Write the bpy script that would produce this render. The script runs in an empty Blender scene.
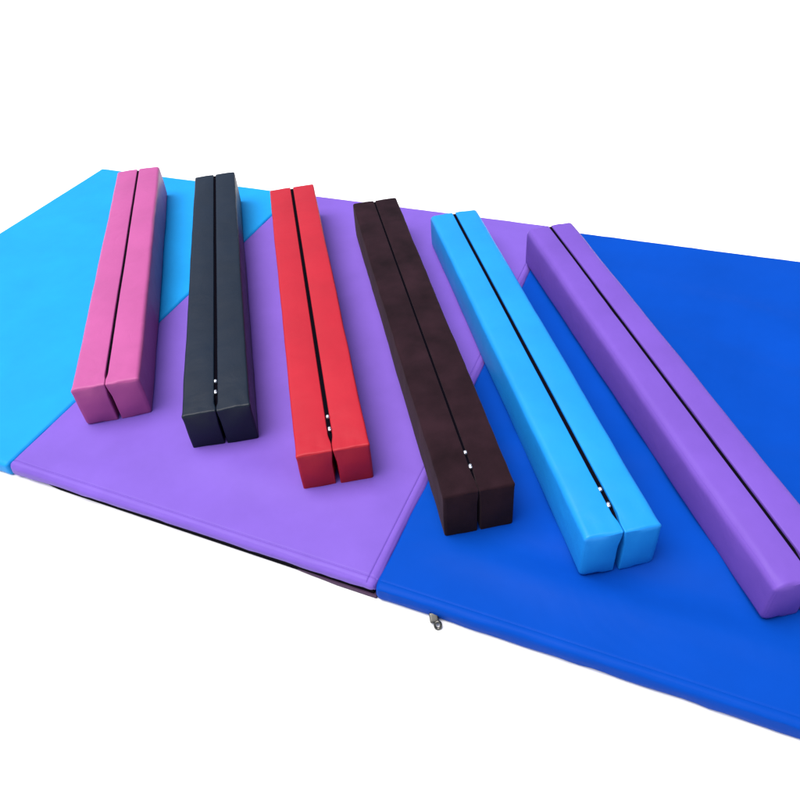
import bpy, math, random
from mathutils import Vector, Matrix, noise

S = bpy.context.scene
COL = S.collection

# ---------------------------------------------------------------- camera
MAT_T = 0.040                                   # thickness of the padded mat
cam_d = bpy.data.cameras.new("camera")
cam = bpy.data.objects.new("camera", cam_d)
COL.objects.link(cam)
S.camera = cam
PITCH, ROLL = 0.73257, -0.09082
fw = Vector((0, math.cos(PITCH), -math.sin(PITCH)))
rt = Vector((1, 0, 0))
up = Vector((0, math.sin(PITCH), math.cos(PITCH)))
r2 = rt * math.cos(ROLL) + up * math.sin(ROLL)
u2 = -rt * math.sin(ROLL) + up * math.cos(ROLL)
cam.matrix_world = Matrix(((r2.x, u2.x, -fw.x, 0), (r2.y, u2.y, -fw.y, 0),
                           (r2.z, u2.z, -fw.z, 1.12 + MAT_T), (0, 0, 0, 1)))
cam_d.sensor_width = 36
cam_d.lens = 36 * 718.9 / 800
cam_d.clip_start = 0.02
cam_d.clip_end = 600

# ---------------------------------------------------------------- sky + soft overcast sun
SUN_EL, SUN_AZ = math.radians(72), math.radians(-90)       # azimuth measured from +y towards +x
w = bpy.data.worlds.new("World")
S.world = w
w.use_nodes = True
nt = w.node_tree
bg = nt.nodes["Background"]
sky = nt.nodes.new("ShaderNodeTexSky")
sky.sky_type = 'NISHITA'
sky.sun_disc = False
sky.sun_elevation = SUN_EL
sky.sun_rotation = SUN_AZ
sky.air_density = 1.0
sky.dust_density = 3.0
nt.links.new(sky.outputs[0], bg.inputs[0])
bg.inputs[1].default_value = 0.05
sd = bpy.data.lights.new("sun", 'SUN')
sun = bpy.data.objects.new("sun", sd)
COL.objects.link(sun)
sd.energy = 2.0
sd.angle = math.radians(54)
sd.color = (1.0, 0.965, 0.91)
to_sun = Vector((math.sin(SUN_AZ) * math.cos(SUN_EL), math.cos(SUN_AZ) * math.cos(SUN_EL), math.sin(SUN_EL)))
sun.rotation_euler = to_sun.to_track_quat('Z', 'Y').to_euler()
sun.location = to_sun * 6
S.view_settings.view_transform = 'Standard'
S.view_settings.look = 'None'
S.view_settings.exposure = 1.55
S.view_settings.gamma = 1

# ---------------------------------------------------------------- materials
def new_mat(name):
    m = bpy.data.materials.new(name)
    m.use_nodes = True
    n = m.node_tree.nodes
    return m, n, m.node_tree.links, n["Principled BSDF"]

def vinyl(name, color, rough=0.42, spec=0.20, grain=900, bump=0.12, mottle=0.06, mscale=7.0, sheen=0.0, wrinkle=0.25, wscale=9.0):
    """PVC leather: fine woven/pebbled grain, soft wrinkles, slight colour wear"""
    m, n, l, b = new_mat(name)
    tc = n.new("ShaderNodeTexCoord")
    # slow colour variation
    nz = n.new("ShaderNodeTexNoise"); nz.inputs["Scale"].default_value = mscale
    nz.inputs["Detail"].default_value = 5; nz.inputs["Roughness"].default_value = 0.6
    l.new(tc.outputs["Object"], nz.inputs["Vector"])
    mr = n.new("ShaderNodeMapRange"); mr.inputs[1].default_value = 0.3; mr.inputs[2].default_value = 0.7
    mr.inputs[3].default_value = 1 - mottle; mr.inputs[4].default_value = 1 + mottle
    l.new(nz.outputs["Fac"], mr.inputs[0])
    hs = n.new("ShaderNodeHueSaturation"); hs.inputs["Color"].default_value = (*color, 1)
    l.new(mr.outputs[0], hs.inputs["Value"])
    l.new(hs.outputs[0], b.inputs["Base Color"])
    # roughness breakup
    nr = n.new("ShaderNodeTexNoise"); nr.inputs["Scale"].default_value = 22; nr.inputs["Detail"].default_value = 6
    l.new(tc.outputs["Object"], nr.inputs["Vector"])
    rr = n.new("ShaderNodeMapRange"); rr.inputs[3].default_value = rough - 0.06; rr.inputs[4].default_value = rough + 0.08
    l.new(nr.outputs["Fac"], rr.inputs[0]); l.new(rr.outputs[0], b.inputs["Roughness"])
    b.inputs["Specular IOR Level"].default_value = spec
    if sheen:
        b.inputs["Sheen Weight"].default_value = sheen
        b.inputs["Sheen Roughness"].default_value = 0.5
        b.inputs["Sheen Tint"].default_value = (0.75, 0.55, 0.65, 1)
    # bump: grain + soft wrinkles
    vo = n.new("ShaderNodeTexVoronoi"); vo.inputs["Scale"].default_value = grain
    l.new(tc.outputs["Object"], vo.inputs["Vector"])
    wr = n.new("ShaderNodeTexNoise"); wr.inputs["Scale"].default_value = wscale; wr.inputs["Detail"].default_value = 3
    wr.inputs["Distortion"].default_value = 1.2
    l.new(tc.outputs["Object"], wr.inputs["Vector"])
    b1 = n.new("ShaderNodeBump"); b1.inputs["Strength"].default_value = wrinkle; b1.inputs["Distance"].default_value = 0.006
    l.new(wr.outputs["Fac"], b1.inputs["Height"])
    b2 = n.new("ShaderNodeBump"); b2.inputs["Strength"].default_value = bump; b2.inputs["Distance"].default_value = 0.0006
    l.new(vo.outputs["Distance"], b2.inputs["Height"]); l.new(b1.outputs[0], b2.inputs["Normal"])
    l.new(b2.outputs[0], b.inputs["Normal"])
    return m

def plain(name, color, rough, metal=0.0):
    m, n, l, b = new_mat(name)
    tc = n.new("ShaderNodeTexCoord")
    nz = n.new("ShaderNodeTexNoise"); nz.inputs["Scale"].default_value = 300
    l.new(tc.outputs["Object"], nz.inputs["Vector"])
    mr = n.new("ShaderNodeMapRange"); mr.inputs[3].default_value = 0.85; mr.inputs[4].default_value = 1.1
    l.new(nz.outputs["Fac"], mr.inputs[0])
    hs = n.new("ShaderNodeHueSaturation"); hs.inputs["Color"].default_value = (*color, 1)
    l.new(mr.outputs[0], hs.inputs["Value"]); l.new(hs.outputs[0], b.inputs["Base Color"])
    b.inputs["Roughness"].default_value = rough; b.inputs["Metallic"].default_value = metal
    if not metal: b.inputs["Specular IOR Level"].default_value = 0.03
    return m

M = dict(
    pink=vinyl("pink vinyl", (0.3383, 0.0669, 0.2097), wscale=14),
    black=vinyl("black vinyl", (0.0015, 0.0059, 0.0151), rough=0.46, spec=0.28, mottle=0.12, bump=0.25),
    red=vinyl("red vinyl", (0.3227, 0.0105, 0.0205), rough=0.45),
    brown=vinyl("dark brown suede vinyl", (0.0128, 0.0050, 0.0076), rough=0.85, spec=0.06, mottle=0.5, mscale=9, sheen=0.05, bump=0.3),
    cyan=vinyl("sky blue vinyl", (0.0090, 0.1990, 0.5600)),
    purple=vinyl("purple vinyl", (0.1230, 0.0612, 0.3331), spec=0.09),
    mat_cyan=vinyl("cyan mat vinyl", (0.0064, 0.2242, 0.5600), spec=0.10, rough=0.5, wscale=3.0, wrinkle=0.35),
    mat_purple=vinyl("violet mat vinyl", (0.1394, 0.0748, 0.3798), spec=0.10, rough=0.45, wscale=3.0, wrinkle=0.55),
    mat_blue=vinyl("royal blue mat vinyl", (0.0015, 0.0442, 0.3036), rough=0.42, spec=0.025, mottle=0.09, mscale=3, wscale=3.0, wrinkle=0.8),
    mauve=vinyl("mauve underside vinyl", (0.055, 0.026, 0.06), rough=0.6),
    tape=plain("black zip tape and gap shade", (0.0025, 0.0018, 0.0045), 0.9),  # zip tape of the beams, and painted shade in the mat's gap
    nickel=plain("polished nickel", (0.62, 0.62, 0.66), 0.42, 1.0),
    steel=plain("tarnished steel", (0.10, 0.098, 0.09), 0.38, 1.0),
)

# ---------------------------------------------------------------- helpers
def axis(lo, hi, r, step, extra=()):
    """coordinates along an axis, dense inside the rounded edge bands"""
    L = [lo, lo + r * .12, lo + r * .3, lo + r * .5, lo + r * .75, lo + r]
    L += [lo + hi - x for x in L]
    n = max(1, int((hi - lo - 2 * r) / step))
    L += [lo + r + (hi - lo - 2 * r) * i / n for i in range(n + 1)]
    L += list(extra)
    L = sorted(x for x in L if lo <= x <= hi)
    out = [L[0]]
    for x in L[1:]:
        if x - out[-1] > 2e-4: out.append(x)
    out[-1] = hi
    return out

def rounded_block(lo, hi, r, steps, extras=((), (), ()), fn=None, rlo=None):
    """closed box mesh, rounded with radii r (per axis), each vertex passed through fn(p, q)"""
    ax = [axis(lo[i], hi[i], r[i], steps[i], extras[i]) for i in range(3)]
    idx, verts, faces = {}, [], []
    rl = rlo or r[0]                            # own radius on the low-x side
    def vid(i, j, k):
        key = (i, j, k)
        if key not in idx:
            p = [ax[0][i], ax[1][j], ax[2][k]]
            low = rl != r[0] and p[0] < (lo[0] + hi[0]) / 2
            rr = (rl, min(r[1], .004) if low and p[0] < lo[0] + rl + .001 else r[1], min(r[2], rl) if low else r[2]) if low else r
            c = [min(max(p[a], lo[a] + rr[a]), hi[a] - rr[a]) for a in range(3)]
            d = [(p[a] - c[a]) / rr[a] for a in range(3)]
            m = math.sqrt(sum(x * x for x in d))
            nm = Vector((0, 0, 0))
            if m > 1e-9:
                q = [c[a] + rr[a] * d[a] / m for a in range(3)]
                nm = Vector(d) / m
            else: q = p
            q = Vector(q)
            if fn: q = fn(q, nm, p)
            idx[key] = len(verts); verts.append(q)
        return idx[key]
    X, Y, Z = len(ax[0]) - 1, len(ax[1]) - 1, len(ax[2]) - 1
    for i in range(X):
        for j in range(Y):
            faces.append((vid(i, j, 0), vid(i, j + 1, 0), vid(i + 1, j + 1, 0), vid(i + 1, j, 0)))
            faces.append((vid(i, j, Z), vid(i + 1, j, Z), vid(i + 1, j + 1, Z), vid(i, j + 1, Z)))
    for i in range(X):
        for k in range(Z):
            faces.append((vid(i, 0, k), vid(i + 1, 0, k), vid(i + 1, 0, k + 1), vid(i, 0, k + 1)))
            faces.append((vid(i, Y, k), vid(i, Y, k + 1), vid(i + 1, Y, k + 1), vid(i + 1, Y, k)))
    for j in range(Y):
        for k in range(Z):
            faces.append((vid(0, j, k), vid(0, j, k + 1), vid(0, j + 1, k + 1), vid(0, j + 1, k)))
            faces.append((vid(X, j, k), vid(X, j + 1, k), vid(X, j + 1, k + 1), vid(X, j, k + 1)))
    return verts, faces

def make(name, vf, mat, parent=None, smooth=True):
    me = bpy.data.meshes.new(name)
    me.from_pydata([tuple(v) for v in vf[0]], [], vf[1])
    if smooth:
        me.polygons.foreach_set("use_smooth", [True] * len(me.polygons))
    me.materials.append(mat)
    o = bpy.data.objects.new(name, me)
    COL.objects.link(o)
    if parent: o.parent = parent
    return o

def empty(name, loc, rz, label, cat, group=None):
    o = bpy.data.objects.new(name, None)
    COL.objects.link(o)
    o.location = loc; o.rotation_euler = (0, 0, rz)
    o.empty_display_size = 0.1
    o["label"] = label; o["category"] = cat; o["kind"] = "thing"
    if group: o["group"] = group
    return o

def merge(*vfs):
    V, F = [], []
    for v, f in vfs:
        b = len(V); V += list(v); F += [tuple(x + b for x in q) for q in f]
    return V, F

def xform(vf, mtx):
    return [mtx @ Vector(v) for v in vf[0]], vf[1]

def torus(R, r, sx=1.0, n=28, m=10):
    V, F = [], []
    for i in range(n):
        a = 2 * math.pi * i / n
        for j in range(m):
            b = 2 * math.pi * j / m
            V.append(Vector(((R + r * math.cos(b)) * math.cos(a) * sx, (R + r * math.cos(b)) * math.sin(a), r * math.sin(b))))
            F.append((i * m + j, ((i + 1) % n) * m + j, ((i + 1) % n) * m + (j + 1) % m, i * m + (j + 1) % m))
    return V, F

def nz(x, y, z): return noise.noise(Vector((x, y, z)))
def sm(a, b, x):
    t = min(max((x - a) / (b - a), 0), 1); return t * t * (3 - 2 * t)

# ---------------------------------------------------------------- ground
gv = [(-120, -120, 0), (120, -120, 0), (120, 120, 0), (-120, 120, 0)]
gm, n_, l_, b_ = new_mat("white ground")
tc = n_.new("ShaderNodeTexCoord"); z_ = n_.new("ShaderNodeTexNoise"); z_.inputs["Scale"].default_value = 3
l_.new(tc.outputs["Object"], z_.inputs["Vector"])
mr = n_.new("ShaderNodeMapRange"); mr.inputs[3].default_value = 0.80; mr.inputs[4].default_value = 0.83
l_.new(z_.outputs["Fac"], mr.inputs[0])
cc = n_.new("ShaderNodeCombineColor")
for i in range(3): l_.new(mr.outputs[0], cc.inputs[i])
l_.new(cc.outputs[0], b_.inputs["Base Color"]); b_.inputs["Roughness"].default_value = 0.9
b_.inputs["Specular IOR Level"].default_value = 0.1
ground = make("ground", (gv, [(0, 1, 2, 3)]), gm, smooth=False)
ground["kind"] = "structure"

# ---------------------------------------------------------------- the folding mat
A = math.atan2(-0.431, 0.902)
mat_root = empty("folding_mat", (-0.884, 1.157, 0), A,
                 "thin folding gym mat of cyan, violet and royal blue panels under all the beams", "mat")

def panel(u0, u1, v0, v1, z0, z1, seed, m, r=0.010, bumps=(), z0fn=None, skew=0.0, vb=None, front_wave=1.0, seam=(1, 1, 1), ry=.010, fskew=0.0):
    ex = lambda a, b: [a + x for x in (.012, .0135, .0145, .0155, .0165, .0175, .020, .024)] + [b - x for x in (.012, .0135, .0145, .0155, .0165, .0175, .020, .024)]
    D = v1 - v0
    def fn(q, nm, p):
        x, y, z = q
        d = min(x - u0, u1 - x, y - v0, v1 - y)
        top = sm(0.3, 1.0, nm.z if nm.length > 0 else (1 if p[2] >= z1 - 1e-6 else 0))
        flat_top = 1.0 if (nm.length == 0 and p[2] > z1 - 1e-6) or nm.z > .6 else 0
        if flat_top:
            inn = sm(0.0, 0.10, d)
            z += inn * (0.0035 * nz(x * 3.1 + seed, y * 2.2, .3) + 0.0012 * nz(x * 8 + seed, y * 5, 1.3)) * (1 if d > 0 else 0)
            for (bx, by, sx, sy, ang, amp) in bumps:
                amp *= 2.2 if u0 > .9 else 2.0
                ca, sa = math.cos(ang), math.sin(ang)
                X = (x - bx) * ca + (y - by) * sa; Y = -(x - bx) * sa + (y - by) * ca
                z += amp * inn * math.exp(-(X / sx) ** 2 - (Y / sy) ** 2)
            # stitched seam just inside the rim
            for dd, k in ((x - u0, seam[0]), (u1 - x, seam[1]), (y - v0, seam[2])):
                if k:
                    cut = sm(.006, .014, y - v0) if dd is not y - v0 and k is not seam[2] else 1
                    z -= k * 0.0024 * math.exp(-((dd - 0.0155) / 0.0011) ** 2) * cut
        # soft puckers on the sides
        side = math.sqrt(max(0, nm.x ** 2 + nm.y ** 2))
        if side > .2:
            t = x if abs(nm.y) > abs(nm.x) else y
            amp = front_wave * (0.0016 * nz(t * 14 + seed, z * 60, seed) + 0.0012 * nz(t * 45, z * 120 + seed, 2) + 0.0012 * nz(t * 3, seed, 5))
            x += nm.x * amp; y += nm.y * amp
            # bulge of the padding
            k = (p[2] - z0) / (z1 - z0)
            bl = 0.0025 * math.sin(math.pi * min(max(k, 0), 1)); x += nm.x * bl; y += nm.y * bl
        if z0fn:
            k = 1 - (z - z0) / (z1 - z0)
            z += z0fn(x, y) * max(0, min(1, k))
        y += fskew * (x - u0) / (u1 - u0) * (1 - (y - v0) / D)
        if skew: x += skew * (y - v0) / D * (u1 - x) / (u1 - u0)
        if vb and y > (v0 + v1) / 2:
            y += vb(x) * (y - v0) / D
        return Vector((x, y, z))
    return rounded_block((u0, v0, z0), (u1, v1, z1), (r, ry, min(r, (z1 - z0) * .48)), (.02, .02, .005),
                         (ex(u0, u1), ex(v0, v1), ()), fn)

F = -0.008          # outer face of the front rim
make("padded_panel", panel(-0.880, -0.0015, F, 1.352, 0.001, 0.0385, 3.1, M["mat_cyan"], skew=0.03, r=.007, seam=(0, 0, 0)), M["mat_cyan"], mat_root)
pb = [(.55, .16, .30, .05, .05, .0035), (.30, .22, .20, .04, -.3, .002), (.85, .5, .03, .35, 0, .002), (.02, .10, .03, .12, .2, .002),
      (.07, .018, .09, .010, -.12, -.0035), (.16, .035, .12, .008, .1, .002)]
make("padded_panel", panel(0.0015, 0.9035, F + .001, 1.350, 0.012, 0.0415, 8.7, M["mat_purple"], r=.011, bumps=pb,
                           z0fn=lambda x, y: -0.010 * (1 - sm(.01, .20, x)) + 0.003 * sm(.3, .9, x), front_wave=1.3, fskew=-.013, ry=.011, seam=(0, 1, 1)), M["mat_purple"], mat_root)
bb = [(1.25, .45, .5, .04, .25, .004), (1.1, 1.0, .25, .03, -.5, .004), (1.15, .10, .22, .045, -.1, .004), (1.35, .22, .30, .05, .15, .004), (1.28, .15, .25, .03, 0.05, -.003), (1.05, .30, .10, .05, .6, .003),
      (1.55, .30, .2, .05, .1, .003), (1.6, .8, .25, .04, -.3, .004), (1.45, 1.05, .25, .05, -.2, .0035), (1.6, .6, .2, .05, .4, -.003), (1.5, .10, .3, .02, .0, .003)]
make("padded_panel", panel(0.9065, 1.815, -.0215, 1.335, 0.001, 0.0395, 15.2, M["mat_blue"], bumps=bb, fskew=-.012, ry=.010, front_wave=1.5, r=.007, seam=(0, 0, .5)), M["mat_blue"], mat_root)

# black strip put in for the gap's shade under the violet panel, and the mauve underlay that peeps out below it
gap_shade = rounded_block((.05, -.0045, .0008), (.900, .022, .020), (.002, .002, .002), (.02, .01, .005),
                   fn=lambda q, n, p: Vector((q.x, q.y - .0135 * q.x / .9 + .008 * (1 - sm(.05, .14, q.x)), q.z)))
make("zip_tape_gap_shade", gap_shade, M["tape"], mat_root)  # shade of the gap, given as a black strip
def flapfn(q, nm, p):
    k = sm(.40, .90, q.x)
    z = 0.0005 + (q.z - .0005) * (.25 + .75 * k)
    return Vector((q.x, q.y + .026 * (1 - k) - .0165 + .0012 * nz(q.x * 20, 0, 4), z))
make("lower_flap", rounded_block((.10, -.006, .0005), (.9055, 1.30, .0085), (.002, .002, .002), (.02, .05, .004), fn=flapfn), M["mauve"], mat_root)

# zip slider with a round pull hanging out under the front of the blue panel
sl = rounded_block((-.008, -.009, -.0045), (.008, .009, .0045), (.003, .003, .002), (.003, .003, .003))
ring = torus(.0066, .0026, .85)
PX, PY = 1.029, -0.034
slider = make("zipper_slider", xform(sl, Matrix.Translation((PX - .008, PY + .006, .010)) @ Matrix.Rotation(.5, 4, 'Z') @ Matrix.Rotation(.5, 4, 'X')), M["steel"], mat_root)
make("pull_ring", xform(ring, Matrix.Translation((PX + .003, PY - .004, .0068)) @ Matrix.Rotation(.3, 4, 'Z') @ Matrix.Rotation(.9, 4, 'X')), M["steel"], slider)

# ---------------------------------------------------------------- the folding beams
GROUP = "folding balance beams laid across the mat"
def beam(key, x, y, th, wn, wf, hn, hf, L, slit, rside, rfront, seed, label, sliders=True, slider_side=0.0, endgap=.004, puff=.002, close=.05, fuzz=0.0):
    root = empty("balance_beam", (x, y, MAT_T), th, label, "balance beam", GROUP)
    rx = rside; rz = rside
    W, H = wn, hn
    for s in (-1, 1):
        lo = (0.0, 0.0, 0.0); hi = (W / 2, L, H)
        def fn(q, nm, p, s=s):
            X, Y, Z = q
            t = Y / L
            kx = 1 + (wf / wn - 1) * t; kz = 1 + (hf / hn - 1) * t
            a = X / (W / 2); b = Z / H
            # stuffed faces
            e = sm(0, .10, t) * sm(0, .06, 1 - t)
            if p[2] > H - 1e-6: Z += puff * math.sin(math.pi * min(max(a, 0), 1)) * (.4 + .6 * e)
            if p[0] > W / 2 - 1e-6: X += 1.3 * puff * math.sin(math.pi * min(max(b, 0), 1)) * (.4 + .6 * e)
            if p[1] < 1e-6: Y -= 1.8 * puff * math.sin(math.pi * min(max(a, 0), 1)) * math.sin(math.pi * min(max(b, 0), 1))
            # inner face: open slit along the top that pinches shut at the near end, a gap down the end face
            top = sm(.6, 1.0, b)
            g_top = slit / 2 * sm(close * .35, close, Y) + .0004
            g_low = 1.15 * endgap / 2 * (1 - sm(.01, .05, Y)) + .0006
            g = g_top * top + g_low * (1 - top)
            inn = 1 - sm(0, .25, a)
            X += g * inn
            # the corner cushions sag and wander a little
            nb = 0.0016 * nz(seed + s * 3, Y * 5, Z * 4) + 0.0007 * nz(seed + s, Y * 19, 2 + Z * 12)
            outer = sm(.6, 1, a)
            X += nb * outer
            if b > .5: Z += (0.0016 * nz(seed + s * X * 11, Y * 4.5, 1) + .0007 * nz(seed + s * X * 25, Y * 22, 4)) 
            # creases gathered at the end corners
            c = math.exp(-(Y / .05) ** 2)
            Z += c * top * .0018 * nz(s * X * 55 + seed, Y * 20, 2)
            Y += c * (.0015 * nz(X * 25 + seed, Z * 25, s) + (-.0015 if s < 0 else .0015) * nz(seed, s, 3))
            ear = .6 * math.exp(-(Y / .012) ** 2) * sm(.8, 1, a) * sm(.8, 1, b)
            X += .0025 * ear; Y -= .002 * ear; Z += .0008 * ear
            if fuzz:
                X += fuzz * .0012 * nz(seed + Y * 30, Z * 30, s) * outer; Z += fuzz * .0012 * nz(seed + X * 28, Y * 24, s + 5) * sm(.5, 1, b)
            return Vector((s * X * kx, Y, max(Z * kz, 0.0004)))
        ex = [.004, .008, .012, .018, .024, .03, .036, .042, .05, .06, .07]
        vf = rounded_block(lo, hi, (rx, rfront, rz), (.007, .015, .010), ((.0004, .0009, .0018, .0025, .004), ex, (H - .0004, H - .0009, H - .0017, H - .0025)), fn, rlo=.0025)
        if s < 0: vf = (vf[0], [tuple(reversed(f)) for f in vf[1]])
        make("padded_half", vf, M[key], root)
    y0 = .022
    hs = hf - hn
    def tf(q, nm, p):
        return Vector((q.x, q.y, q.z + hs * q.y / L - .008 * (1 - sm(.03, .06, q.y))))
    tape = make("zip_tape_gap_shade", rounded_block((-slit * .62, y0, H - .020), (slit * .62, L - .0015, H - .0045), (.001, .001, .001), (.01, .02, .01), fn=tf), M["tape"], root)
    # interlocked zip teeth: one thin raised row
    tv = []
    n = int((L - y0 - .02 - .03) / .004)
    for i in range(n):
        yy = y0 + .04 + i * .004
        z = H - .0048 + hs * yy / L
        xx = .0004 if i % 2 else -.0004
        tv.append(([Vector((xx + a * .0011, yy + b * .0012, z + c)) for c in (-.001, .0010) for a, b in ((-1, -1), (1, -1), (1, 1), (-1, 1))],
                   [(3, 2, 1, 0), (4, 5, 6, 7), (0, 1, 5, 4), (1, 2, 6, 5), (2, 3, 7, 6), (3, 0, 4, 7)]))
    make("zipper_teeth", merge(*tv), M["tape"], tape, smooth=False)
    if sliders:
        for yy, sg in ((.100, 1), (.062, -1)):
            z = H + hs * yy / L
            body = rounded_block((-.0034, -.0048, -.0045), (.0034, .0048, .0022), (.0024, .003, .002), (.002, .002, .002))
            o = make("zipper_slider", xform(body, Matrix.Translation((slider_side, yy, z - .0005))), M["nickel"], root)
            tab = rounded_block((-.0028, -.0035, -.0012), (.0028, .0035, .0012), (.0027, .0033, .0011), (.001, .001, .001))
            make("pull_tab", xform(tab, Matrix.Translation((slider_side, yy + sg * -.0015, z + .0026)) @ Matrix.Rotation(.15 * sg, 4, 'X')), M["nickel"], o)
    return root

beam("pink", -0.6587, 1.2656, 0.1458, 0.1499, 0.1434, 0.1095, 0.1071, 1.1889, .0056, .009, .005, 1.7,
     "pink vinyl beam lying where the cyan and violet panels meet, no zip pulls showing", sliders=False, endgap=.006, close=.04)
beam("black", -0.3938, 1.1494, 0.1325, 0.1448, 0.1317, 0.1037, 0.1063, 1.2025, .0066, .0045, .004, 9.1,
     "black vinyl beam with slate sheen between the pink and red beams", endgap=.003, close=.03)
beam("red", -0.1422, 0.9989, 0.1189, 0.146, 0.1404, 0.104, 0.1085, 1.1963, .0080, .0045, .004, 21.3,
     "bright red vinyl beam with two silver zip pulls on the violet panel", endgap=.007, slider_side=.001)
beam("brown", 0.1282, 0.8502, 0.1269, 0.1347, 0.1336, 0.1171, 0.1113, 1.1972, .0046, .006, .005, 33.9,
     "dark brown mottled beam between the red and sky blue beams", endgap=.004, fuzz=0.5)
beam("cyan", 0.3597, 0.735, 0.125, 0.1371, 0.1395, 0.1121, 0.0988, 1.2146, .0082, .011, .006, 47.5,
     "sky blue vinyl beam with black slit between the dark brown and purple beams", endgap=.007, slider_side=-.003, close=.045)
beam("purple", 0.636, 0.6205, 0.1507, 0.1394, 0.1345, 0.0982, 0.1149, 1.1792, .0076, .015, .007, 58.2,
     "purple vinyl beam lying on the royal blue panel, cut off by the right edge", sliders=False, endgap=.005, close=.03)
